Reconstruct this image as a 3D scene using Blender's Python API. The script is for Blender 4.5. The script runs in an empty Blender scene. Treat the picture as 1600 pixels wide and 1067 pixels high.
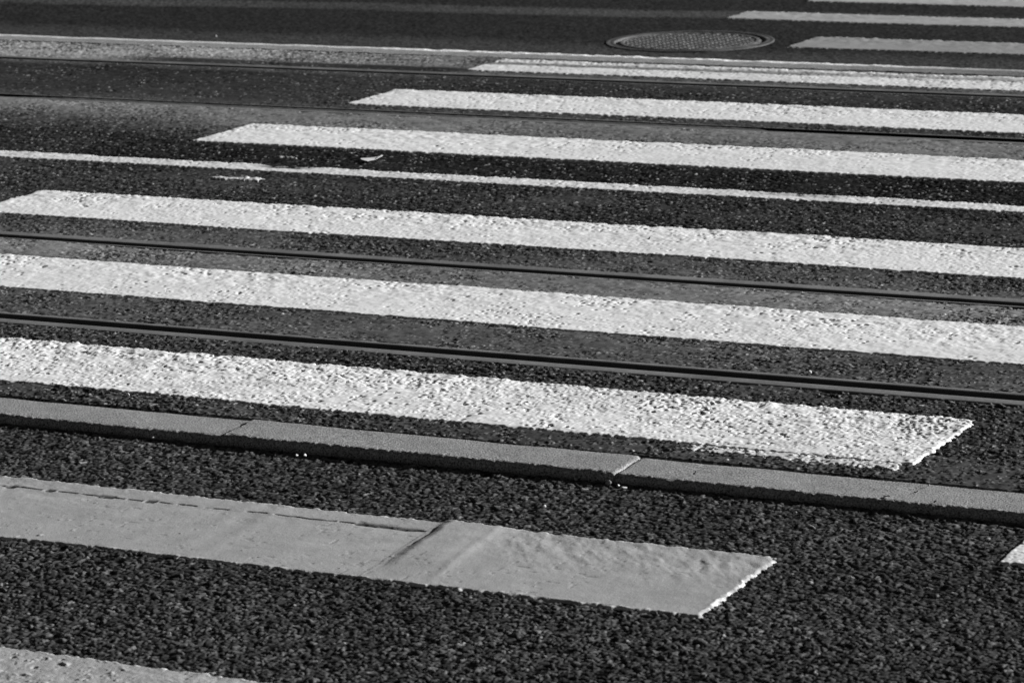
import bpy, math, random
import numpy as np
from mathutils import Matrix, Vector

random.seed(7)
scene = bpy.context.scene
COL = scene.collection
R = math.radians
f32 = np.float32

# ------------------------------------------------------------------ camera
# world: x runs along the tram rails, y across them (away from the camera), z up,
# origin on the road under the camera, tram bed surface at z = 0
H_CAM = 1.71
FOCAL = 4999.86 / 1600.0 * 36.0
AX = ((0.9000, -0.0703, 0.4301), (0.4351, 0.2033, -0.8771), (-0.0258, 0.9766, 0.2136))
cam = bpy.data.objects.new("camera", bpy.data.cameras.new("camera"))
COL.objects.link(cam)
m = Matrix(AX)
cx = Vector((m[0][0], m[1][0], m[2][0])).normalized()
cy = Vector((m[0][1], m[1][1], m[2][1]))
cy = (cy - cx * cy.dot(cx)).normalized()
cz = cx.cross(cy)
cam.matrix_world = Matrix(((cx.x, cy.x, cz.x, 0), (cx.y, cy.y, cz.y, 0), (cx.z, cy.z, cz.z, H_CAM), (0, 0, 0, 1)))
cam.data.sensor_width = 36.0
cam.data.lens = FOCAL
cam.data.clip_start = 0.1
cam.data.clip_end = 2000
cam.data.dof.use_dof = True
cam.data.dof.focus_distance = 7.6
cam.data.dof.aperture_fstop = 11.5
scene.camera = cam

# ------------------------------------------------------------------ light
SUN_AZ, SUN_EL = R(48.5), R(17.5)      # azimuth measured from +y towards +x
world = bpy.data.worlds.new("World")
scene.world = world
world.use_nodes = True
nt = world.node_tree
nt.nodes.clear()
sky = nt.nodes.new("ShaderNodeTexSky")
sky.sky_type = 'NISHITA'
sky.sun_disc = False
sky.sun_elevation = SUN_EL
sky.sun_rotation = SUN_AZ
bw = nt.nodes.new("ShaderNodeRGBToBW")   # black and white photograph: neutral daylight
bg = nt.nodes.new("ShaderNodeBackground")
bg.inputs[1].default_value = 0.018
ow = nt.nodes.new("ShaderNodeOutputWorld")
nt.links.new(sky.outputs[0], bw.inputs[0])
nt.links.new(bw.outputs[0], bg.inputs[0])
nt.links.new(bg.outputs[0], ow.inputs[0])
sl = bpy.data.lights.new("sun", 'SUN')
sl.energy = 7.3
sl.angle = R(0.5)
sl.color = (1, 1, 1)
sun = bpy.data.objects.new("sun", sl)
COL.objects.link(sun)
sd = Vector((math.sin(SUN_AZ) * math.cos(SUN_EL), math.cos(SUN_AZ) * math.cos(SUN_EL), math.sin(SUN_EL)))
sun.rotation_euler = sd.to_track_quat('Z', 'Y').to_euler()
sun.location = sd * 30
scene.view_settings.view_transform = 'Standard'
scene.view_settings.look = 'None'
scene.view_settings.exposure = 0

# ------------------------------------------------------------------ tagging
def tag(o, label=None, cat=None, group=None, kind=None):
    if label: o['label'] = label
    if cat: o['category'] = cat
    if group: o['group'] = group
    if kind: o['kind'] = kind
    return o

def empty(name, loc=(0, 0, 0)):
    o = bpy.data.objects.new(name, None)
    o.location = loc
    o.empty_display_size = 0.05
    COL.objects.link(o)
    return o

def link_mesh(name, me, mat, parent=None):
    me.materials.append(mat)
    o = bpy.data.objects.new(name, me)
    COL.objects.link(o)
    if parent: o.parent = parent
    return o

# ------------------------------------------------------------------ materials
def surface_mat(name, rough=0.6, spec=0.4, grain=900.0, grain_amt=0.35, blotch=60.0, blotch_amt=0.15,
                bump=0.0, bump_scale=1200.0, base=None, spec_by_tone=False):
    """tone comes from the mesh attribute 'tone' (the albedo of each stone, filler or paint spot, plus painted shade)."""
    mt = bpy.data.materials.new(name)
    mt.use_nodes = True
    n = mt.node_tree
    n.nodes.clear()
    N = n.nodes.new
    L = n.links.new
    out = N("ShaderNodeOutputMaterial"); bs = N("ShaderNodeBsdfPrincipled")
    L(bs.outputs[0], out.inputs[0])
    tc = N("ShaderNodeTexCoord")
    if base is None:
        at = N("ShaderNodeAttribute"); at.attribute_name = "tone"; tone = at.outputs["Fac"]
    else:
        v = N("ShaderNodeValue"); v.outputs[0].default_value = base; tone = v.outputs[0]
    def noise(scale, det):
        t = N("ShaderNodeTexNoise"); t.inputs["Scale"].default_value = scale
        t.inputs["Detail"].default_value = det; t.inputs["Roughness"].default_value = 0.6
        L(tc.outputs["Object"], t.inputs["Vector"])
        return t.outputs["Fac"]
    def ramp(src, amt):
        r = N("ShaderNodeMapRange"); L(src, r.inputs[0])
        r.inputs[1].default_value = 0.3; r.inputs[2].default_value = 0.7
        r.inputs[3].default_value = 1 - amt; r.inputs[4].default_value = 1 + amt
        return r.outputs[0]
    def mul(a, b):
        q = N("ShaderNodeMath"); q.operation = 'MULTIPLY'; L(a, q.inputs[0]); L(b, q.inputs[1]); return q.outputs[0]
    c = mul(tone, ramp(noise(grain, 2.0), grain_amt))
    c = mul(c, ramp(noise(blotch, 5.0), blotch_amt))
    cc = N("ShaderNodeCombineColor")
    for i in range(3): L(c, cc.inputs[i])
    L(cc.outputs[0], bs.inputs["Base Color"])
    rr = N("ShaderNodeMapRange"); L(noise(grain * 0.7, 1.0), rr.inputs[0])
    rr.inputs[1].default_value = 0.3; rr.inputs[2].default_value = 0.7
    rr.inputs[3].default_value = max(rough - 0.12, 0.05); rr.inputs[4].default_value = min(rough + 0.12, 1.0)
    L(rr.outputs[0], bs.inputs["Roughness"])
    bs.inputs["Specular IOR Level"].default_value = spec
    if spec_by_tone:      # dark tones lose their shine, deepening the painted shade in pits
        sp = N("ShaderNodeMapRange"); L(tone, sp.inputs[0])
        sp.inputs[1].default_value = 0.006; sp.inputs[2].default_value = 0.045
        sp.inputs[3].default_value = 0.02; sp.inputs[4].default_value = spec
        L(sp.outputs[0], bs.inputs["Specular IOR Level"])
    if bump > 0:
        bp = N("ShaderNodeBump"); bp.inputs["Strength"].default_value = 1.0
        bp.inputs["Distance"].default_value = bump
        L(noise(bump_scale, 3.0), bp.inputs["Height"]); L(bp.outputs[0], bs.inputs["Normal"])
    return mt

M_road = surface_mat("coarse_asphalt", rough=0.36, spec=0.55, grain=700, grain_amt=0.35, blotch=14, blotch_amt=0.18, spec_by_tone=True)
M_bed = surface_mat("worn_asphalt", rough=0.48, spec=0.38, grain=600, grain_amt=0.35, blotch=18, blotch_amt=0.22, spec_by_tone=True)
M_far = surface_mat("far_asphalt", rough=0.7, spec=0.22, grain=130, grain_amt=0.55, blotch=9, blotch_amt=0.18, spec_by_tone=True)
M_paint = surface_mat("white_road_paint", rough=0.6, spec=0.3, grain=350, grain_amt=0.06, blotch=30, blotch_amt=0.07)
M_plastic = surface_mat("grey_thermoplastic", rough=0.6, spec=0.3, grain=380, grain_amt=0.16, blotch=16, blotch_amt=0.10,
                        bump=0.0006, bump_scale=330)
M_granite = surface_mat("granite", rough=0.7, spec=0.25, grain=260, grain_amt=0.9, blotch=26, blotch_amt=0.16,
                        bump=0.0016, bump_scale=320)
M_steel = surface_mat("rail_steel", rough=0.5, spec=0.5, grain=160, grain_amt=0.16, blotch=7, blotch_amt=0.35,
                      bump=0.0002, bump_scale=300, spec_by_tone=True)
M_lip = surface_mat("dull_rail_steel", rough=0.6, spec=0.4, grain=300, grain_amt=0.25, blotch=15, blotch_amt=0.3,
                    bump=0.0004, bump_scale=300, spec_by_tone=True)
M_groove = surface_mat("groove_grime", rough=0.95, spec=0.05, grain=500, grain_amt=0.4, blotch=20, blotch_amt=0.3, base=0.006)
M_iron = surface_mat("cast_iron", rough=0.55, spec=0.5, grain=300, grain_amt=0.3, blotch=12, blotch_amt=0.25)
M_stone = surface_mat("pebble_stone", rough=0.7, spec=0.3, grain=500, grain_amt=0.3, blotch=60, blotch_amt=0.2, base=0.42)
M_white_stone = surface_mat("white_chip_stone", rough=0.6, spec=0.3, grain=500, grain_amt=0.2, blotch=60, blotch_amt=0.1, base=0.75)
M_dark = surface_mat("dark_organic", rough=0.9, spec=0.1, grain=500, grain_amt=0.4, blotch=60, blotch_amt=0.3, base=0.03)
M_paper = surface_mat("paper", rough=0.9, spec=0.1, grain=300, grain_amt=0.06, blotch=30, blotch_amt=0.08, base=0.8)
M_earth = surface_mat("outlying_asphalt", rough=0.8, spec=0.2, grain=120, grain_amt=0.4, blotch=1.5, blotch_amt=0.3, base=0.035,
                      bump=0.003, bump_scale=90)

# ------------------------------------------------------------------ numpy noise
def hsh(ix, iy, seed):
    h = (ix.astype(np.int64) * 374761393 + iy.astype(np.int64) * 668265263 + seed * 1442695041) & 0xffffffff
    h = ((h ^ (h >> 13)) * 1274126177) & 0xffffffff
    h = h ^ (h >> 16)
    h = (h * 2246822519) & 0xffffffff
    h = h ^ (h >> 15)
    return (h & 0xffffff).astype(f32) / f32(16777216.0)

def vn(x, y, s, seed=0):
    """value noise, 0..1, feature size s"""
    u, v = x / s, y / s
    iu, iv = np.floor(u), np.floor(v)
    fu, fv = (u - iu).astype(f32), (v - iv).astype(f32)
    fu = fu * fu * (3 - 2 * fu); fv = fv * fv * (3 - 2 * fv)
    a, b = hsh(iu, iv, seed), hsh(iu + 1, iv, seed)
    c, d = hsh(iu, iv + 1, seed), hsh(iu + 1, iv + 1, seed)
    return (a + (b - a) * fu) * (1 - fv) + (c + (d - c) * fu) * fv

def fbm(x, y, s, seed=0, octs=3):
    t, a, n = 0, 1.0, 0
    for k in range(octs):
        t = t + a * vn(x + 13.7 * k, y - 7.1 * k, s / 2 ** k, seed + 17 * k); n += a; a *= 0.5
    return t / n

def worley(x, y, s, seed=0):
    u, v = x / s, y / s
    iu, iv = np.floor(u), np.floor(v)
    F1 = np.full(u.shape, 9, f32); F2 = F1.copy()
    bx = np.zeros(u.shape, f32); by = bx.copy(); ci = np.zeros(u.shape); cj = ci.copy()
    for dx in (-1, 0, 1):
        for dy in (-1, 0, 1):
            a, b = iu + dx, iv + dy
            px = (a + hsh(a, b, seed) - u).astype(f32); py = (b + hsh(a, b, seed + 5) - v).astype(f32)
            d = np.sqrt(px * px + py * py)
            near = d < F1
            F2 = np.where(near, F1, np.minimum(F2, d))
            bx = np.where(near, px, bx); by = np.where(near, py, by)
            ci = np.where(near, a, ci); cj = np.where(near, b, cj)
            F1 = np.where(near, d, F1)
    return F1, F2, bx, by, ci, cj

def ss(a, b, x):
    t = np.clip((x - a) / (b - a), 0, 1)
    return t * t * (3 - 2 * t)

def stones(x, y, s, seed, pit=0.14):
    """packed road stones, height 0..1, and a random number per stone"""
    wx = x + (vn(x, y, s * 1.1, seed + 50) - 0.5) * s * 0.9
    wy = y + (vn(x, y, s * 1.1, seed + 51) - 0.5) * s * 0.9
    F1, F2, bx, by, ci, cj = worley(wx, wy, s, seed)
    r1, r2, r3 = hsh(ci, cj, seed + 11), hsh(ci, cj, seed + 12), hsh(ci, cj, seed + 13)
    top = 0.35 + 0.65 * r1
    top = np.where(r2 < pit, 0.05, top)
    pl = ss(0.02, 0.27, F2 - F1)
    h = pl * (top + (r2 - 0.5) * 1.1 * bx + (r3 - 0.5) * 1.1 * by - 0.25 * F1)
    return np.clip(h, -0.2, 1.3), r3, hsh(ci, cj, seed + 14)

# ------------------------------------------------------------------ the fine ground grid (polar about the camera's foot)
def cols():
    a0, a1, st = R(-37.5), R(-14.5), 0.00042
    mid = np.arange(a0, a1, st)
    right, left, s = [], [], st
    a = mid[-1]
    while a < R(40): s = min(s * 1.012, 0.02); a += s; right.append(a)
    a, s = mid[0], st
    while a > R(-88): s = min(s * 1.012, 0.02); a -= s; left.append(a)
    return np.array(left[::-1] + list(mid) + right)

def rows():
    r = [5.02]
    while r[-1] < 15.9:
        q = r[-1]; k = 0.00046 if q < 8.5 else 0.00046 + 0.00022 * min((q - 8.5) / 3, 1)
        r.append(q * (1 + k))
    s = r[-1] * 0.0007; out = []
    q = r[-1]
    while q < 70: s = min(s * 1.05, 4); q += s; out.append(q)
    q, s, inn = r[0], 0.0025, []
    while q > 2.2: s = min(s * 1.03, 0.05); q -= s; inn.append(q)
    return np.array(inn[::-1] + r + out)

AZ, RR = cols(), rows()
GX = (RR[:, None] * np.sin(AZ)[None, :])
GY = (RR[:, None] * np.cos(AZ)[None, :])
NR, NC = GX.shape
print("grid", NR, NC, NR * NC)

def sheet(name, rows_sl, cols_sl, keep, Z, tone, mat, smooth=True):
    """mesh of the grid cells rows_sl x cols_sl whose four corners are all in keep"""
    X, Y = GX[rows_sl, cols_sl], GY[rows_sl, cols_sl]
    n, c = X.shape
    idx = np.arange(n * c).reshape(n, c)
    k = keep[:-1, :-1] & keep[1:, :-1] & keep[:-1, 1:] & keep[1:, 1:]
    q = np.stack([idx[:-1, :-1][k], idx[:-1, 1:][k], idx[1:, 1:][k], idx[1:, :-1][k]], 1)
    used = np.zeros(n * c, bool); used[q.ravel()] = True
    remap = np.cumsum(used) - 1
    q = remap[q].astype(np.int32)
    co = np.stack([X.ravel()[used], Y.ravel()[used], Z.ravel()[used]], 1).astype(f32)
    return raw_mesh(name, co, q, tone.ravel()[used], mat, smooth)

def raw_mesh(name, co, q, tone, mat, smooth=True, parent=None):
    me = bpy.data.meshes.new(name)
    me.vertices.add(len(co)); me.vertices.foreach_set("co", np.ascontiguousarray(co, f32).ravel())
    me.loops.add(q.size); me.loops.foreach_set("vertex_index", np.ascontiguousarray(q, np.int32).ravel())
    me.polygons.add(len(q))
    me.polygons.foreach_set("loop_start", np.arange(0, q.size, 4, dtype=np.int32))
    if smooth: me.polygons.foreach_set("use_smooth", np.ones(len(q), bool))
    if tone is not None:
        at = me.attributes.new("tone", 'FLOAT', 'POINT')
        at.data.foreach_set("value", np.ascontiguousarray(tone, f32).ravel())
    me.update(calc_edges=True)
    return link_mesh(name, me, mat, parent)

# ------------------------------------------------------------------ layout (metres)
KERB0, KERB1 = 5.920, 6.072            # near kerb
FK0, FK1 = 12.035, 12.225              # far kerb
Z_ROAD, Z_FAR = -0.0190, -0.036
# rails: (head0, head1, groove0, groove1, lip0, lip1) in y
RAILS = [
    dict(h=(6.790, 6.838), g=(6.838, 6.881), l=(6.881, 6.908)),
    dict(h=(7.877, 7.925), g=(7.836, 7.877), l=(7.818, 7.836)),
    dict(h=(10.408, 10.452), g=(10.452, 10.512), l=(10.512, 10.530)),
    dict(h=(11.503, 11.552), g=(11.454, 11.503), l=(11.436, 11.454)),
]
SPANS = [(min(r['h'][0], r['l'][0]), max(r['h'][1], r['l'][1])) for r in RAILS]

def undul(X, Y):
    return (fbm(X, Y, 0.8, 91, 2) - 0.5) * 0.006

def road_height(X, Y):
    h, r, r2 = stones(X, Y, 0.0150, 3)
    hb, rb, r2b = stones(X, Y, 0.0098, 6, pit=0.3)
    small = hb * 0.6 > h
    h = np.where(small, hb * 0.6, h); r = np.where(small, rb, r); r2 = np.where(small, r2b, r2)
    h2 = vn(X, Y, 0.0038, 8)
    h5 = vn(X + 0.5 * Y, Y, 0.0065, 19)
    h = h * (0.72 + 0.56 * h5)
    z = h * 0.0050 + (h2 - 0.5) * 0.0024
    big = fbm(X, Y, 0.30, 4, 3)
    tone = (0.044 + 0.105 * r * r) * (0.75 + 0.5 * big)
    tone = np.where((r2 > 0.975) & (vn(X, Y, 0.006, 18) > 0.6), 0.34, tone)
    tone = tone * (0.06 + 0.94 * ss(0.12, 0.5, h)) * (0.6 + 0.8 * h2)  # gaps between stones painted dark, as shade
    dust = ss(5.80, 5.92, Y) * fbm(X, Y, 0.05, 31)
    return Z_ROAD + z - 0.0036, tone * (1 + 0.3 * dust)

TAB_R = [(5.9, .30, .050), (6.22, .35, .055), (6.62, .16, .045), (6.78, .22, .055), (6.91, .55, .085), (7.16, .5, .080),
         (7.60, .52, .165), (7.82, .66, .175), (7.93, .42, .085), (8.16, .30, .065), (8.60, .16, .026), (8.90, .34, .040),
         (9.12, .20, .026), (9.28, .26, .010), (9.62, .26, .010), (10.09, .52, .15), (10.40, .74, .165), (10.53, .36, .05),
         (10.64, .36, .036), (11.06, .40, .022), (11.42, .45, .026), (11.56, .7, .085), (11.62, .5, .06), (12.1, .55, .09)]
TAB_L = [(5.9, .30, .050), (6.22, .35, .055), (6.62, .16, .045), (6.78, .22, .055), (6.91, .55, .09), (7.16, .5, .09),
         (7.60, .55, .115), (7.82, .65, .13), (7.93, .45, .105), (8.16, .30, .09), (8.60, .24, .05), (9.12, .26, .055),
         (9.28, .18, .022), (9.75, .20, .024), (10.05, .42, .08), (10.20, .40, .17), (10.40, .80, .24), (10.53, .6, .055),
         (10.7, .55, .028), (11.2, .60, .024), (11.34, .55, .018), (11.43, .7, .06), (11.56, .50, .27), (11.75, .30, .30),
         (12.1, .30, .28)]

def bed_height(X, Y):
    w = ss(-6.6, -5.7, X + (fbm(X, Y, 0.4, 77) - 0.5) * 0.8)
    tr, tl = np.array(TAB_R), np.array(TAB_L)
    yy = Y + (fbm(X, Y * 3, 0.5, 61, 2) - 0.5) * 0.05
    fill = np.interp(yy, tr[:, 0], tr[:, 1]) * w + np.interp(yy, tl[:, 0], tl[:, 1]) * (1 - w)
    ft = np.interp(yy, tr[:, 0], tr[:, 2]) * w + np.interp(yy, tl[:, 0], tl[:, 2]) * (1 - w)
    # black strip beside the far rail, left of the crossing, fading both ways
    strip = ss(11.545, 11.57, Y) * (1 - ss(11.66, 11.74, Y)) * ss(-7.9, -7.2, X) * (1 - ss(-6.0, -5.7, X))
    ft = ft * (1 - 0.88 * strip); fill = fill * (1 - strip) + 0.75 * strip
    ft = ft * (0.55 + 0.9 * fbm(X * 0.5, Y, 0.30, 16, 4))
    f2 = fill - 0.12 + (fbm(X, Y, 0.22, 5, 4) - 0.5) * 1.0 + (fbm(X, Y, 0.035, 6, 2) - 0.5) * 0.8
    h, r, r2 = stones(X, Y, 0.0115, 21, pit=0.22)
    h4 = vn(X, Y, 0.0045, 9)
    h = h * 0.85 + 0.32 * (h4 - 0.3)
    lev = np.clip(f2, 0.0, 0.86)
    soft = 0.06
    top = ss(-soft, soft, lev - h)
    z = (h * (1 - top) + (lev + 0.10 * (vn(X, Y, 0.006, 44) - 0.5)) * top) * 0.0060
    st = (0.016 + 1.25 * ft) * (0.35 + 1.7 * r * r) * (0.04 + 0.96 * ss(0.10, 0.5, h)) * (0.7 + 0.6 * h4)  # low spots darkened: pit shade put into the stone tone
    spk = (r2 > 0.86) & (h4 > 0.62) & (h > 0.3)
    st = np.where(spk, 0.16 + 0.35 * r, st)
    spots = ss(0.66, 0.74, vn(X, Y, 0.007, 14)) * ss(0.45, 0.7, fbm(X, Y, 0.12, 15, 2))
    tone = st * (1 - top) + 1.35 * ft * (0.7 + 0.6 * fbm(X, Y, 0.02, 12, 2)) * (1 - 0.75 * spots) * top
    z = z - 0.0012 * spots * top
    return z - 0.0036, tone

def sheet_rows(y0, y1):
    return slice(0, NR)

# near carriageway
def idx_rows(y0, y1):
    ok = (GY.max(1) >= y0) & (GY.min(1) <= y1)
    i = np.where(ok)[0]
    return slice(i[0], i[-1] + 1)

def build_region(name, y0, y1, fn, mat, label_kind='structure'):
    rs = idx_rows(y0, y1)
    X, Y = GX[rs], GY[rs]
    keep = (Y > y0) & (Y < y1)
    Z = np.full(X.shape, -0.09); T = np.full(X.shape, 0.03)
    z, t = fn(X[keep], Y[keep])
    Z[keep] = z; T[keep] = t
    return sheet(name, rs, slice(None), keep, Z, T, mat)

def fade(X, Y):
    """relief fades to its mean where the grid is coarse"""
    r = np.hypot(X, Y); a = np.arctan2(X, Y)
    return 1 - np.clip(np.maximum.reduce([ss(15.9, 18, r), ss(R(-10), R(5), a), ss(R(42), R(55), -a)]), 0, 1)

def f_road(X, Y):
    z, t = road_height(X, Y)
    k = fade(X, Y)
    z = Z_ROAD + (z - Z_ROAD) * k
    z = z + undul(X, Y)
    z = np.where(Y > KERB0 + 0.03, -0.09, z)
    return z, t

# manhole position on the far carriageway
MHX, MHY, MHR = -5.47, 13.02, 0.375

def bed_surface(X, Y):
    z, t = bed_height(X, Y)
    z = z * fade(X, Y) + undul(X, Y) * 0.6
    # dished strip in front of the far kerb
    z = z - 0.006 * ss(11.78, 11.86, Y) * (1 - ss(11.90, 12.0, Y)) * ss(-6.3, -5.4, X) * (1 - ss(-4.6, -3.9, X))
    return z, t

def f_bed(X, Y):
    z, t = bed_surface(X, Y)
    jag = (vn(X, Y, 0.02, 40) - 0.5) * 0.010
    g = ss(6.092, 6.080, Y + jag)                 # open joint behind the near kerb
    z = z - 0.05 * g; t = t * (1 - 0.6 * g)
    z = np.where(Y < KERB1 - 0.01, -0.09, z)
    z = np.where(Y > FK0 + 0.02, -0.09, z)
    for a, b in SPANS:
        z = np.where((Y > a + 0.008) & (Y < b - 0.008), -0.09, z)
    return z, t

def f_far(X, Y):
    h, r, r2 = stones(X, Y, 0.015, 71)
    z = Z_FAR + (h * 0.0026 - 0.0018) * fade(X, Y) + undul(X, Y)
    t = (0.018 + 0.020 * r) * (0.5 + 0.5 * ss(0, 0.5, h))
    n = fbm(X, Y, 0.7, 33, 3)
    yb = Y - 0.05 * (X + 7)
    band = ss(13.72, 13.84, yb + 0.15 * (n - 0.5)) * (1 - ss(14.0, 14.12, yb + 0.15 * (n - 0.5)))
    t = t * (1 + 1.6 * band * (0.6 + 0.8 * n))
    t = t * (1 + 1.1 * ss(12.95, 12.6, Y + 0.2 * (n - 0.5)))
    d = np.hypot(X - MHX, Y - MHY)
    t = t * (1 - 0.15 * ss(MHR + 0.06, MHR, d))
    z = np.where(d < MHR - 0.012, -0.12, z)
    z = np.where(Y < FK1 - 0.03, -0.10, z)
    return z, t

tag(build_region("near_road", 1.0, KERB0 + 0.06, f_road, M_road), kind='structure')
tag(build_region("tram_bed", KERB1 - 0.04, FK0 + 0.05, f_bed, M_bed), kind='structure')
tag(build_region("far_road", FK1 - 0.06, 75.0, f_far, M_far), kind='structure')

# the wide ground sheet round it, to the horizon
gs = 600.0
me = bpy.data.meshes.new("ground")
me.from_pydata([(-gs, -gs, -0.13), (gs, -gs, -0.13), (gs, gs, -0.13), (-gs, gs, -0.13)], [], [(0, 1, 2, 3)])
tag(link_mesh("ground", me, M_earth), kind='structure')

# ------------------------------------------------------------------ painted markings
def rough_dist(X, Y, x0, x1, y0, y1, seed, jag, wob=0.004):
    """signed distance inside a ragged rectangle (positive inside)"""
    n = lambda s, k: (fbm(X, Y, s, seed + k, 2) - 0.5)
    jx = n(0.014, 1) * jag * 2 + n(0.12, 2) * wob * 2
    jy = n(0.014, 3) * jag * 2 + n(0.25, 4) * wob * 2
    return np.minimum(np.minimum(X - x0, x1 - X) + jx, np.minimum(Y - y0, y1 - Y) + jy)

def stripe(name, x0, x1, y0, y1, zfn, mat, tone, label, seed, thick=0.0026, relief=0.6, base=None, bevel=0.004,
           jag=0.004, wear=0.3, group="zebra stripes painted across the tram tracks", cat="road marking", extra=None,
           dirt=0.12, wearfn=None, bumps=1.0, crumbs=0.0):
    rs = idx_rows(y0 - 0.03, y1 + 0.03)
    X, Y = GX[rs], GY[rs]
    keep = (X > x0 - 0.03) & (X < x1 + 0.03) & (Y > y0 - 0.03) & (Y < y1 + 0.03)
    cc = np.where(keep.any(0))[0]
    cs = slice(cc[0], cc[-1] + 1)
    X, Y, keep = X[:, cs], Y[:, cs], keep[:, cs]
    x, y = X[keep], Y[keep]
    gz, _ = zfn(x, y)
    und = undul(x, y) * (0.6 if base == 0.0 else 1.0)
    rel = gz - base - und
    d = rough_dist(x, y, x0, x1, y0, y1, seed, jag)
    up = ss(-bevel, bevel * 0.6, d)
    # shallow pits that follow missing stones, gathered in patches
    F1, F2, bx, by, ci, cj = worley(x + 0.004 * vn(x, y, 0.01, seed + 20), y, 0.015, seed + 21)
    pr = hsh(ci, cj, seed + 22)
    clus = fbm(x, y, 0.13, seed + 30, 3)
    yr = (y - y0) / (y1 - y0)
    dens = wear * (0.04 + 1.2 * ss(0.45, 0.68, clus)) * (0.35 + 0.65 * ss(0.35, 0.95, yr))
    if wearfn is not None: dens = dens * wearfn(x, yr)
    pits = ss(0.30 + 0.35 * hsh(ci, cj, seed + 23), 0.15, F1) * (pr < dens)
    z = base + und + 0.0004 + rel * relief + thick * up - 0.0085 * (1 - up) - pits * 0.0038
    bm_ = bumps * (0.45 + 0.9 * ss(0.2, 0.95, yr)) * (0.35 + 1.3 * fbm(x, y, 0.35, seed + 12, 2))
    z = z + 0.0042 * bm_ * (fbm(x, y, 0.032, seed + 8, 3) - 0.5)
    z = np.where((d > 0.5 * bevel) & (pits < 0.1), np.maximum(z, gz + 0.0003), z)
    grime = ss(0.5, 0.68, fbm(x, y, 0.10, seed + 9, 4))
    t = tone * (1 - dirt * grime - 0.45 * pits * (pr * 1.3 < dens) * min(wear * 2, 1))
    t = t * (1 - 0.8 * dirt * ss(0.52, 0.7, fbm(x * 0.4, y * 3, 0.06, seed + 10, 2)))
    if crumbs:      # pale crumbs along the edges
        cr = np.exp(-(d / 0.006) ** 2) * ss(0.52, 0.68, vn(x, y, 0.013, seed + 40))
        t = t + (0.85 - t) * cr * crumbs; z = z + 0.0022 * cr
    if extra is not None:
        dz, tf = extra(x, y, d); z = z + dz; t = t * tf
    keep2 = keep.copy(); keep2[keep] = d > -0.022
    Z = np.zeros(X.shape); T = np.zeros(X.shape)
    Z[keep] = z; T[keep] = t
    o = sheet(name, rs, cs, keep2, Z, T, mat)
    return tag(o, label, cat, group)

XL, XR = -5.90, -2.125

def rnd_ends(side, amt):
    def f(x, y, d):
        return 0, 1
    return f

# stripes across the tram bed, nearest first
stripe("zebra_stripe", -6.0, XR + 0.014, 6.215, 6.632, bed_surface, M_paint, 0.93,
       "rough pitted white stripe directly behind the kerbstones, nearest stripe on the tram bed", 101, thick=0.0024,
       relief=0.48, base=0.0, bevel=0.009, jag=0.008, wear=0.62, dirt=0.12, bumps=1.15,
       wearfn=lambda x, yr: 0.45 + 0.75 * ss(-3.4, -2.5, x))
stripe("zebra_stripe", -6.0, XR, 7.187, 7.600, bed_surface, M_paint, 0.93,
       "white stripe lying between the two rails of the near tram track", 102, thick=0.0024, relief=0.32, base=0.0, bevel=0.008,
       jag=0.005, wear=0.33, dirt=0.07)
stripe("zebra_stripe", XL - 0.008, XR, 8.185, 8.597, bed_surface, M_paint, 0.93,
       "white stripe behind the near track with a small dark clump lying on it", 103, thick=0.0024, relief=0.32, base=0.0, bevel=0.008,
       jag=0.006, wear=0.33, dirt=0.07)
stripe("zebra_stripe", -5.985, XR, 9.655, 10.085, bed_surface, M_paint, 0.93,
       "white stripe just behind the scrap of paper and the thin line", 104, thick=0.0024, relief=0.32, base=0.0, bevel=0.008,
       jag=0.007, wear=0.33, dirt=0.07)
stripe("zebra_stripe", -5.90, XR, 10.635, 11.050, bed_surface, M_paint, 0.93,
       "white stripe lying between the two rails of the far tram track", 105, thick=0.0024, relief=0.32, base=0.0, bevel=0.008,
       jag=0.008, wear=0.33, dirt=0.07)
stripe("zebra_stripe", -5.89, XR, 11.632, 11.985, bed_surface, M_paint, 0.88,
       "white stripe behind the farthest rail with a grey streak of shade along it", 106, thick=0.0024, relief=0.5, base=0.0,
       jag=0.009, wear=0.6,
       extra=lambda x, y, d: (0, 1 - 0.72 * ss(11.80, 11.84, y - 0.02 * (x + 5.8)) * (1 - ss(11.88, 11.94, y - 0.02 * (x + 5.8))) * (1 - 0.3 * ss(-4.8, -4.2, x))))  # band of shade painted into the stripe's tone

# thin continuous line between the two tracks: slightly wandering, scuffed in one place
def line_extra(x, y, d):
    sc = ss(-5.50, -5.42, x) * (1 - ss(-5.33, -5.22, x)) * ss(9.19, 9.23, y)
    sc2 = ss(-3.75, -3.6, x) * (1 - ss(-3.5, -3.3, x)) * ss(9.18, 9.22, y) * 0.6
    s = np.maximum(sc, sc2)
    return -0.0035 * s, 1 - 0.6 * s
stripe("painted_line", -10.5, -1.2, 9.146, 9.262, bed_surface, M_paint, 0.84,
       "thin white line running between the near track and the far track", 107, thick=0.0022, relief=0.4, base=0.0,
       jag=0.006, wear=0.3, group=None, extra=line_extra)

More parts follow.
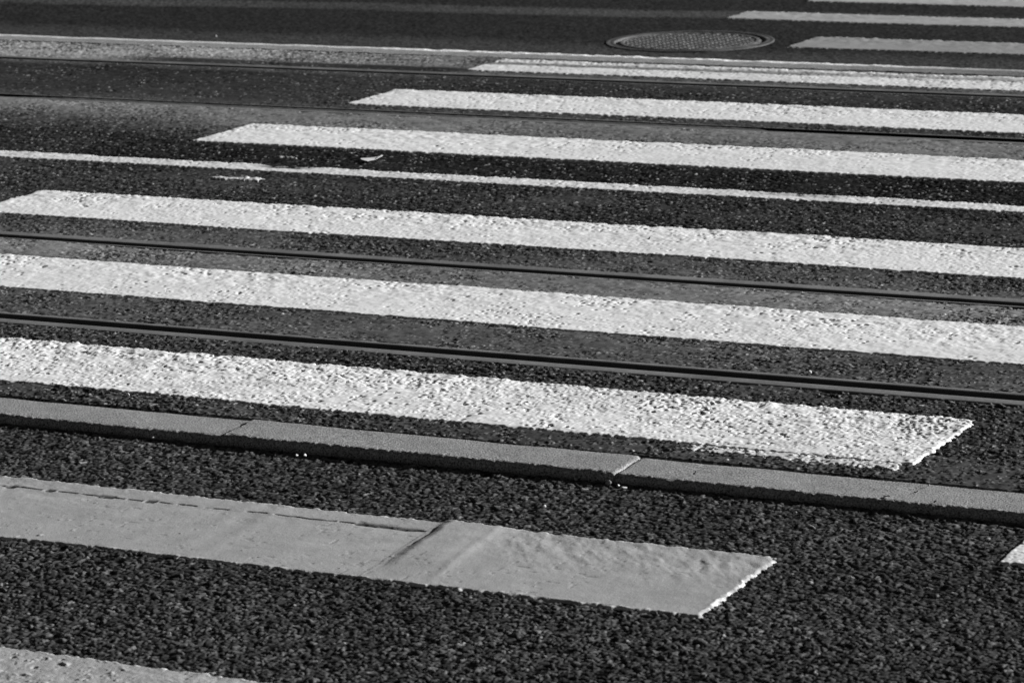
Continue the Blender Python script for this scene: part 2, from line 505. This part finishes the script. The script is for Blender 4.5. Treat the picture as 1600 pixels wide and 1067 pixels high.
# the near carriageway: smooth grey thermoplastic bars
def bar_extra(x, y, d):
    x, y = x / 0.9912, y / 0.9912
    tf = np.ones(x.shape)
    # ragged left side of the fold, and its long crest on the right
    xa = -2.895 + (5.56 - y) * 0.095 + 0.024 * (fbm(x * 0.2, y, 0.07, 203, 3) - 0.5)
    xc = -2.765 + (5.55 - y) * 0.10
    sm = 5.492 + 0.010 * (fbm(x, y * 0.2, 0.05, 201, 4) - 0.5)
    k = x < xa - 0.012
    seam = np.exp(-((y - sm) / 0.0023) ** 2) * k * ss(0.32, 0.52, vn(x, y * 0.2, 0.011, 202) + 0.22)
    seam = seam + 0.9 * np.exp(-(((y - sm) / 0.010) ** 2) * 1.2) * k * ss(0.80, 0.9, vn(x, y * 0.1, 0.05, 209))
    seam = np.clip(seam, 0, 1)
    dz = -0.0036 * seam; tf = tf * (1 - 0.8 * seam)
    dz = dz - 0.0006 * ss(sm, sm - 0.012, y) * k
    a, c = x - xa, x - xc
    fadey = ss(5.19, 5.36, y)
    dz = dz + 0.0066 * fadey * ss(-0.010, 0.026, a) * (0.85 + 0.3 * vn(x * 0.1, y, 0.05, 211)) * (1 - ss(-0.06, 0.06, c) * 0.8) * (1 - ss(0.03, 0.25, c))
    dz = dz + 0.0012 * np.exp(-(c / 0.012) ** 2) * ss(5.15, 5.25, y)
    crack = np.exp(-(a / 0.0035) ** 2) * fadey * ss(0.25, 0.5, vn(x * 0.2, y, 0.03, 207))
    dz = dz - 0.0012 * crack; tf = tf * (1 - 0.45 * crack)
    # two soft ripples further left
    for xb, am in ((-3.255, 0.0012), (-3.325, 0.0008)):
        dz = dz + am * ss(5.16, 5.32, y) * np.exp(-((x - xb - (5.46 - y) * 0.08) / 0.024) ** 2)
    # wrinkles to the right of the fold, strongest along the far half
    wr = fbm(x + y * 0.5, y * 0.5, 0.022, 204, 3) - 0.5
    dz = dz + 0.0032 * wr * ss(5.26, 5.5, y) * ss(-0.01, 0.08, c)
    dots = ss(0.80, 0.90, vn(x, y, 0.012, 206)) * ss(0.45, 0.6, fbm(x, y, 0.1, 208, 2))
    dz = dz - 0.0007 * dots; tf = tf * (1 - 0.15 * dots)
    return dz, tf
stripe("zebra_bar", -6.1, -2.150, 5.112, 5.516, road_height, M_plastic, 0.44,
       "smooth grey bar in front of the kerbstones with a raised fold and a cracked seam", 111, thick=0.0024, relief=0.05,
       base=Z_ROAD, bevel=0.010, jag=0.007, wear=0.0, dirt=0.06, bumps=0.35, crumbs=0.9, extra=bar_extra,
       group="grey bars painted on the near carriageway")
stripe("zebra_bar", -6.1, -2.150, 4.10, 4.507, road_height, M_plastic, 0.44,
       "smooth grey bar cut off by the bottom left corner of the picture", 112, thick=0.0014, relief=0.15,
       base=Z_ROAD, bevel=0.010, jag=0.007, wear=0.06, dirt=0.06, bumps=0.7, crumbs=0.8, group="grey bars painted on the near carriageway")
stripe("painted_mark", -1.753, -0.2, 5.634, 5.815, road_height, M_paint, 0.86,
       "short piece of bright white marking in front of the kerb at the right edge", 113, thick=0.0030, relief=0.3,
       base=Z_ROAD, bevel=0.006, jag=0.004, wear=0.15, group=None)

# far carriageway bars
def far_surface(X, Y):
    return f_far(X, Y)
for nm, x0, y0, y1, tn, sd_, lab in (
        ("zebra_bar", -4.98, 12.93, 13.29, 0.36, 121, "dull grey bar right of the round iron cover, nearest on the far carriageway"),
        ("zebra_bar", -5.64, 13.84, 14.13, 0.46, 122, "pale grey bar behind the round iron cover, middle one on the far carriageway"),
        ("zebra_bar", -5.52, 14.60, 15.05, 0.50, 123, "pale grey bar along the top edge of the picture, farthest on the far carriageway")):
    stripe(nm, x0, -1.6, y0, y1, far_surface, M_plastic, tn, lab, sd_, thick=0.0024, relief=0.2, base=Z_FAR,
           bevel=0.005, jag=0.006, wear=0.0, dirt=0.08, crumbs=0.5, group="grey bars painted on the far carriageway")

# paint residues
def splash(x0, x1, y0, y1, label, seed, tone=0.75, zf=bed_surface, base=0.0, wear=1.0, name="paint_residue", thick=0.0032):
    stripe(name, x0, x1, y0, y1, zf, M_paint, tone, label, seed, thick=thick, relief=0.6, base=base, bevel=0.012,
           jag=0.022, wear=wear, group=None, cat="paint residue")
splash(-5.50, -5.31, 8.965, 9.010, "small patch of white paint on the asphalt in front of the thin line, left side", 131, wear=0.5)
splash(-5.50, -5.42, 9.415, 9.440, "faint smear of old paint between the thin line and the stripe behind it", 132, tone=0.4)
splash(-2.62, -2.14, 6.165, 6.224, "crumbled white paint along the front right corner of the pitted stripe", 133, tone=0.7,
       wear=2.2, thick=0.0012)

# ------------------------------------------------------------------ kerbstones
def kerbstone(x0, x1, y0, y1, dz, seed, r_front=0.014, r_back=0.005, zbot=-0.11, nx=None, tone=0.30, step=0.0028,
              name="kerbstone", mat=M_granite, back_tone=None, cham=(0.002, 0.002), wseed=(1, 2), wamp=(0.006, 0.006)):
    # profile front bottom -> front top (rounded) -> back top -> back bottom
    prof = []
    for z in np.linspace(zbot, -r_front, 14): prof.append((0.0, z))
    for a in np.linspace(0, math.pi / 2, 10)[1:]: prof.append((r_front - r_front * math.cos(a), -r_front + r_front * math.sin(a)))
    w = y1 - y0
    for y in np.linspace(r_front, w - r_back, int(w / 0.004))[1:]: prof.append((y, 0.0))
    for a in np.linspace(0, math.pi / 2, 5)[1:]: prof.append((w - r_back + r_back * math.sin(a), -r_back + r_back * math.cos(a)))
    for z in np.linspace(-r_back, zbot, 5)[1:]: prof.append((w, z))
    prof = np.array(prof)
    n = nx or max(int((x1 - x0) / step), 8)
    xs = np.linspace(x0, x1, n)
    P = np.zeros((n + 2, len(prof), 3)); T = np.full((n + 2, len(prof)), tone)
    for i in range(n + 2):
        j = min(max(i - 1, 0), n - 1)
        x = np.full(len(prof), xs[j]); yy = y0 + prof[:, 0]; zz = prof[:, 1].copy()
        e = min(xs[j] - x0, x1 - xs[j])
        topk = ss(-0.03, 0.0, zz)
        # chipped arrises towards the ends
        zz = zz - (cham[0] * math.exp(-((xs[j] - x0) / 0.003) ** 2) + cham[1] * math.exp(-((x1 - xs[j]) / 0.003) ** 2)) * topk
        ns = (fbm(x * 1.0, yy + zz, 0.0075, seed, 3) - 0.5) * 0.0034 + (vn(x, yy + zz, 0.03, seed + 1) - 0.5) * 0.0014
        nb = (fbm(x, yy + zz, 0.12, seed + 2, 2) - 0.5) * 0.004
        edge = np.exp(-(((prof[:, 0] - r_front * 0.4) / 0.012) ** 2)) * (zz > -0.03)
        zz = zz + dz + (ns * (0.22 + 1.3 * edge) + nb) * topk
        yy = yy + ns * (prof[:, 1] < -r_front * 0.3) * (prof[:, 0] < w * 0.5) * 1.2
        k0, k1 = max(0, 1 - (xs[j] - x0) / 0.05), max(0, 1 - (x1 - xs[j]) / 0.05)
        x = x + k0 * (fbm(yy + zz, 0 * yy, 0.05, wseed[0], 3) - 0.5) * wamp[0] + k1 * (fbm(yy + zz, 0 * yy, 0.05, wseed[1], 3) - 0.5) * wamp[1]
        if i == 0 or i == n + 1:        # end caps: pull to a centre line
            yy = y0 + w * 0.5 + (yy - y0 - w * 0.5) * 0.02; zz = zbot + (zz - zbot) * 0.02
        P[i, :, 0], P[i, :, 1], P[i, :, 2] = x, yy, zz
        T[i] = tone * (0.9 + 0.25 * fbm(x, yy, 0.1, seed + 4, 3))
        # shade on the lower face, painted as a darker tone
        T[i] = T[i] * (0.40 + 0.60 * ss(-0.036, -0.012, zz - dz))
        if back_tone:      # long far kerb: backlight painted on the back edge, light grit crust, darker rightwards
            crust = ss(-6.9, -6.2, x) * (1 - ss(-4.4, -3.7, x))
            bk = ss(w - 0.075, w - 0.045, prof[:, 0] + 0.02 * (vn(x, prof[:, 0], 0.03, seed + 7) - 0.5))
            g = bk * (1 - 0.55 * ss(-4.6, -3.7, x))
            T[i] = T[i] * (1 - 0.35 * ss(-4.8, -3.8, x)) * (1 - g) + back_tone * (1 + 0.3 * crust) * g
            P[i, :, 2] += 0.007 * crust * bk * topk * (fbm(x, yy, 0.030, seed + 8, 3) - 0.4)
    N, Mn = P.shape[:2]
    idx = np.arange(N * Mn).reshape(N, Mn)
    q = np.stack([idx[:-1, :-1].ravel(), idx[1:, :-1].ravel(), idx[1:, 1:].ravel(), idx[:-1, 1:].ravel()], 1)
    return raw_mesh(name, P.reshape(-1, 3), q, T.ravel(), mat)

J = [-5.58, -4.610, -3.641, -2.676, -1.640, -0.690]
KL = ["granite kerbstone farthest left, outside the left edge of the picture",
      "granite kerbstone at the left edge, left of the dark joint",
      "granite kerbstone in the middle, between the two visible joints",
      "granite kerbstone at the right, with small twigs lying on it",
      "granite kerbstone continuing the kerb past the right edge"]
GP = [.0015, .0015, .0009, .0022, .0015, .0015]
CH = [(.002, .002), (.002, .0), (.0006, .0026), (.001, .002), (.002, .002)]
KZ = [0.002, 0.0005, 0.0035, 0.0, 0.001]
for i in range(5):
    o = kerbstone(J[i] + GP[i], J[i + 1] - GP[i + 1], KERB0, KERB1, KZ[i], 300 + 11 * i, tone=0.31 + 0.012 * (i % 2),
                  cham=CH[i], wseed=(801 + i, 802 + i), wamp=(0.045 if i == 2 else 0.012, 0.045 if i == 1 else 0.012))
    tag(o, KL[i], "kerbstone", "kerbstones between the near carriageway and the tram bed")
o = kerbstone(-13.0, -2.0, FK0, FK1, 0.001, 401, r_front=0.006, r_back=0.020, step=0.008, tone=0.30, name="far_kerb",
              back_tone=0.8)
tag(o, "long pale kerb strip between the far rail and the far carriageway", "kerb")

# ------------------------------------------------------------------ tram rails
def strip_mesh(name, x0, x1, prof, mat, parent, zf=None, n=240, tone=None):
    xs = np.linspace(x0, x1, n)
    prof = np.array(prof)
    P = np.zeros((n, len(prof), 3))
    for i, x in enumerate(xs):
        P[i, :, 0] = x; P[i, :, 1] = prof[:, 0]; P[i, :, 2] = prof[:, 1]
    if zf is not None: P[:, :, 2] += zf(P[:, :, 0], P[:, :, 1])
    N, Mn = P.shape[:2]
    idx = np.arange(N * Mn).reshape(N, Mn)
    q = np.stack([idx[:-1, :-1].ravel(), idx[1:, :-1].ravel(), idx[1:, 1:].ravel(), idx[:-1, 1:].ravel()], 1)
    T = None
    if tone: T = tone * (0.05 + 0.95 * ss(-0.0024, -0.0006, P[:, :, 2]))      # polished top, groove shade painted black on the flanks
    return raw_mesh(name, P.reshape(-1, 3), q, T, mat, parent=parent)

RL = ["grooved steel rail nearest the kerbstones, just behind the pitted stripe",
      "second grooved steel rail, in front of the stripe with the dark clump",
      "third rail with its groove filled with dirt, nearly level with the asphalt",
      "farthest grooved steel rail, in front of the grey streaked stripe"]
def seg(a, b, n): return list(np.linspace(a, b, n))
for i, rl in enumerate(RAILS):
    t = empty("tram_rail", (-4.0, (SPANS[i][0] + SPANS[i][1]) / 2, 0.0))
    tag(t, RL[i], "rail", "grooved tram rails set in the asphalt")
    h0, h1 = rl['h']; l0, l1 = rl['l']; g0, g1 = rl['g']
    zt = 0.0012 if i != 2 else 0.0002
    x0, x1 = -22.0, 8.0
    # running head, slightly crowned, with a rounded gauge corner
    gs_ = 1 if g0 >= h1 - 1e-6 else -1      # side of the groove
    hi, ho = (h1, h0) if gs_ > 0 else (h0, h1)
    head = [(ho, -0.085), (ho, zt - 0.002), (ho + gs_ * 0.004, zt - 0.0003), (ho + gs_ * 0.014, zt), (hi - gs_ * 0.014, zt),
            (hi - gs_ * 0.005, zt - 0.0004), (hi - gs_ * 0.0015, zt - 0.0012), (hi, zt - 0.0030), (hi, -0.085)]
    if gs_ < 0: head = head[::-1]
    a = strip_mesh("rail_head", x0, x1, head, M_steel, None, tone=0.20)
    li, lo = (l0, l1) if gs_ > 0 else (l1, l0)
    lip = [(li, -0.085), (li, zt - 0.003), (li + gs_ * 0.003, zt - 0.0002), (lo - gs_ * 0.004, zt), (lo, zt - 0.003), (lo, -0.085)]
    if gs_ < 0: lip = lip[::-1]
    b = strip_mesh("guard_lip", x0, x1, lip, M_lip, None, tone=0.18)
    fn = np.linspace(g0, g1, 12)
    deep = -0.040
    def zfloor(X, Y, i=i):
        z = (fbm(X, Y, 0.02, 500 + i, 2) - 0.5) * 0.003
        if i == 2:
            k = ss(-3.55, -4.25, X + (fbm(X, Y, 0.2, 512, 2) - 0.5) * 0.3) * ss(-8.3, -7.0, X)
            near = (Y - g0) / (g1 - g0)
            z = z + k * (0.0392 - 0.0035 * ss(0.6, 0.95, near)) + 0.002 * k * (vn(X, Y, 0.01, 513) - 0.5)
        return z
    c = strip_mesh("groove_floor", x0, x1, [(y, deep) for y in fn], M_groove, None, zf=zfloor, n=1800) \
        if i != 2 else None
    if i == 2:
        M_fill = surface_mat("groove_dirt", rough=0.85, spec=0.15, grain=400, grain_amt=0.35, blotch=25, blotch_amt=0.3, base=0.085)
        c = strip_mesh("groove_floor", x0, x1, [(y, deep) for y in fn], M_fill, None, zf=zfloor, n=3000)
        c['label'] = "groove packed with grey dirt"
    for o in (a, b, c):
        o.parent = t
        o.matrix_parent_inverse = Matrix.Translation((-t.location.x, -t.location.y, -t.location.z))

# ------------------------------------------------------------------ round iron cover
mh = empty("manhole_cover", (MHX, MHY, Z_FAR))
tag(mh, "round cast iron cover with rows of raised studs in the far carriageway", "manhole cover")
def disc_mesh(name, r0, r1, zf, mat, nr, na):
    rr = np.linspace(r0, r1, nr); aa = np.linspace(0, 2 * math.pi, na, endpoint=False)
    X = rr[:, None] * np.cos(aa)[None]; Y = rr[:, None] * np.sin(aa)[None]
    Z, T = zf(X, Y, rr[:, None] + 0 * X)
    co = np.stack([X, Y, Z], -1).reshape(-1, 3)
    idx = np.arange(nr * na).reshape(nr, na); nx = np.roll(idx, -1, 1)
    q = np.stack([idx[:-1].ravel(), idx[1:].ravel(), nx[1:].ravel(), nx[:-1].ravel()], 1)
    return raw_mesh(name, co, q, T.ravel(), mat, smooth=False, parent=mh)
def z_frame(X, Y, r):
    z = 0.002 - 0.03 * ss(MHR - 0.003, MHR, r) - 0.03 * ss(0.335, 0.330, r) + 0 * r
    rib = 0.0014 * ss(0.345, 0.350, r) * (1 - ss(0.357, 0.362, r))
    return z - rib, 0.05 + 0.13 * vn(X, Y, 0.012, 3) * vn(X, Y, 0.06, 5) + 0 * r
def z_cover(X, Y, r):
    ang = R(-9)
    u = X * math.cos(ang) + Y * math.sin(ang); v = -X * math.sin(ang) + Y * math.cos(ang)
    pu, pv = 0.049, 0.032
    row = np.floor(u / pu)
    uu = ((u / pu) % 1) - 0.5; vv = ((v / pv + 0.23 * (row % 3)) % 1) - 0.5
    st = ss(0.36, 0.24, np.abs(uu)) * (0.35 + 0.65 * ss(0.38, 0.20, np.abs(vv))) * (r < 0.285) * (0.75 + 0.25 * hsh(row, np.floor(v / pv + 0.23 * (row % 3)), 9))
    rim = ss(0.288, 0.293, r) * (1 - ss(0.308, 0.313, r))
    z = -0.0025 + 0.0045 * np.maximum(st, rim * 0.9) - 0.02 * ss(0.315, 0.319, r)
    t = (0.045 + 0.17 * np.maximum(st, 0.6 * rim)) * (0.6 + 0.8 * vn(X, Y, 0.016, 4))
    return z, t
disc_mesh("frame", 0.326, MHR, z_frame, M_iron, 18, 360)
disc_mesh("cover", 0.0, 0.320, z_cover, M_iron, 150, 700)

# ------------------------------------------------------------------ loose bits
def pebble(loc, size, mat, label, name="pebble", squash=(1, 0.8, 0.7), seed=0, group=None, cat="pebble"):
    import bmesh
    bm = bmesh.new()
    bmesh.ops.create_icosphere(bm, subdivisions=2, radius=1.0)
    rg = random.Random(seed)
    cuts = [(Vector((rg.uniform(-1, 1), rg.uniform(-1, 1), rg.uniform(-1, 1))).normalized(), rg.uniform(0.55, 0.85)) for _ in range(7)]
    for v in bm.verts:
        for nrm, dd in cuts:
            k = v.co.dot(nrm)
            if k > dd: v.co -= nrm * (k - dd)
        v.co = Vector((v.co.x * size * squash[0], v.co.y * size * squash[1], v.co.z * size * squash[2]))
    me = bpy.data.meshes.new(name); bm.to_mesh(me); bm.free()
    o = link_mesh(name, me, mat)
    o.location = loc; o.rotation_euler = (rg.uniform(-.3, .3), rg.uniform(-.3, .3), rg.uniform(0, 6))
    return tag(o, label, cat, group)

def twig(loc, pts, rad, label, name="twig"):
    """bent tapered stub"""
    n = 7
    V, F = [], []
    P = [Vector(p) * 0.72 for p in pts]
    rad = rad * 0.8
    for i, p in enumerate(P):
        d = (P[min(i + 1, len(P) - 1)] - P[max(i - 1, 0)]).normalized()
        a = d.orthogonal().normalized(); b = d.cross(a)
        r = rad * (1 - 0.5 * i / (len(P) - 1))
        for k in range(n):
            w = 2 * math.pi * k / n; rr = r * (1 + 0.2 * math.sin(3 * w + i))
            V.append(p + a * math.cos(w) * rr + b * math.sin(w) * rr)
    for i in range(len(P) - 1):
        for k in range(n):
            F.append((i * n + k, i * n + (k + 1) % n, (i + 1) * n + (k + 1) % n, (i + 1) * n + k))
    F.append(tuple(range(n))[::-1]); F.append(tuple(range((len(P) - 1) * n, len(P) * n)))
    me = bpy.data.meshes.new(name); me.from_pydata([tuple(v) for v in V], [], F)
    o = link_mesh(name, me, M_dark); o.location = loc
    return tag(o, label, "twig", "twigs and stubs lying on the kerbstones")

kz = 0.0035
x, y = -2.514, 5.976
twig((x, y, kz - 0.002), [(-0.004, 0.0, 0.001), (0.0, 0.0, 0.002), (0.002, 0.001, 0.006), (0.003, 0.0, 0.010)], 0.0022,
     "dark upright twig stub on the kerbstone, leftmost of the bits on the right hand stone")
x, y = -2.078, 5.944
twig((x, y, kz - 0.003), [(-0.012, 0.001, 0.001), (-0.004, 0, 0.003), (0.002, 0.001, 0.005), (0.006, 0.0, 0.004)], 0.0018,
     "flat dark twig near the front edge of the right kerbstone")
x, y = -2.035, 5.997
twig((x, y, kz - 0.003), [(-0.007, 0.001, 0.001), (-0.002, 0, 0.002), (0.002, 0.002, 0.005), (0.003, 0.0, 0.007)], 0.0018,
     "small dark twig in the middle of the right kerbstone")
x, y = -1.977, 5.940
twig((x, y, kz - 0.003), [(-0.003, 0.001, 0.001), (0.0, 0, 0.003), (0.003, 0.001, 0.005), (0.004, 0.0, 0.006)], 0.0022,
     "dark stub on the shaded front edge of the right kerbstone, rightmost of them")
x, y = -2.027, 6.054
pebble((x, y - 0.004, 0.004), 0.0032, M_stone, "pale pebble on the back edge of the right kerbstone", seed=3)
x, y = -3.664, 8.392
o = twig((x, y, 0.0022), [(-0.005, 0, 0.001), (0.0, 0.002, 0.003), (0.002, 0.0, 0.008), (0.006, 0.001, 0.011)], 0.0036,
         "small dark clump standing on a white stripe", name="dirt_clump")
o['category'] = "dirt clump"; del o['group']

zk = Z_ROAD + 0.003
for i, (x, y, s, mt, lab) in enumerate((
        (-3.800, 5.908, 0.0050, M_white_stone, "white pebble at the foot of the left kerbstone, leftmost of them"),
        (-3.706, 5.905, 0.0032, M_stone, "small pale pebble at the foot of the left kerbstone, left of the joint"),
        (-3.417, 5.884, 0.0034, M_white_stone, "left one of two white pebbles close together at the foot of the middle kerbstone"),
        (-3.399, 5.888, 0.0046, M_white_stone, "right one of two white pebbles close together at the foot of the middle kerbstone"),
        (-2.756, 5.908, 0.0045, M_stone, "grey pebble at the foot of the middle kerbstone near its right end"),
        (-2.678, 5.902, 0.0070, M_stone, "largest pale pebble, right under the joint on the right"),
        (-2.652, 5.893, 0.0032, M_white_stone, "tiny white pebble just right of the largest pale pebble"),
        (-2.634, 5.880, 0.0048, M_white_stone, "long white pebble in front of the right kerbstone next to the joint"),
        (-2.727, 5.690, 0.0040, M_white_stone, "single white chip out on the dark asphalt above the folded bar"),
        (-2.232, 5.823, 0.0036, M_white_stone, "white chip on dark asphalt in front of the right kerbstone"))):
    sq = (1.7, 0.8, 0.6) if i == 7 else (1.2, 0.9, 0.8)
    pebble((x, y, zk + s * 0.3), s, mt, lab, seed=20 + i, squash=sq, group="pebbles on the near carriageway")
for i, (x, y, s, lab) in enumerate((
        (-2.619, 6.935, 0.0055, "white chip of stone just behind the nearest rail, right side"),
        (-4.045, 6.189, 0.0048, "white crumb in front of the pitted stripe, left side"),
        (-7.684, 12.649, 0.0060, "pale crumb on the far carriageway beyond the far kerb"))):
    z0 = 0.001 if i < 2 else Z_FAR
    pebble((x, y, z0 + s * 0.4), s, M_white_stone, lab, seed=60 + i, squash=(1.1, 0.9, 0.9))

# folded paper scrap
x, y = -5.157, 9.466
pl_ = [(-0.036, 0.014, 0.004), (-0.034, -0.030, 0.007), (-0.010, -0.080, 0.008), (0.016, -0.050, 0.008), (0.034, 0.000, 0.013),
       (0.037, 0.034, 0.007), (0.018, 0.026, 0.005), (-0.010, 0.016, 0.004)]
pv = [(0.90 * u - 0.435 * v, 0.435 * u + 0.90 * v, w) for u, v, w in pl_]
pf = [(0, 1, 7), (1, 2, 3, 7), (7, 3, 6), (3, 4, 5, 6)]
me = bpy.data.meshes.new("paper_scrap"); me.from_pydata(pv, [], pf)
o = link_mesh("paper_scrap", me, M_paper)
md = o.modifiers.new("thickness", 'SOLIDIFY'); md.thickness = 0.0006
o.location = (x, y, 0.001)
tag(o, "crumpled scrap of white paper on the dark asphalt between the thin line and a stripe", "paper scrap")
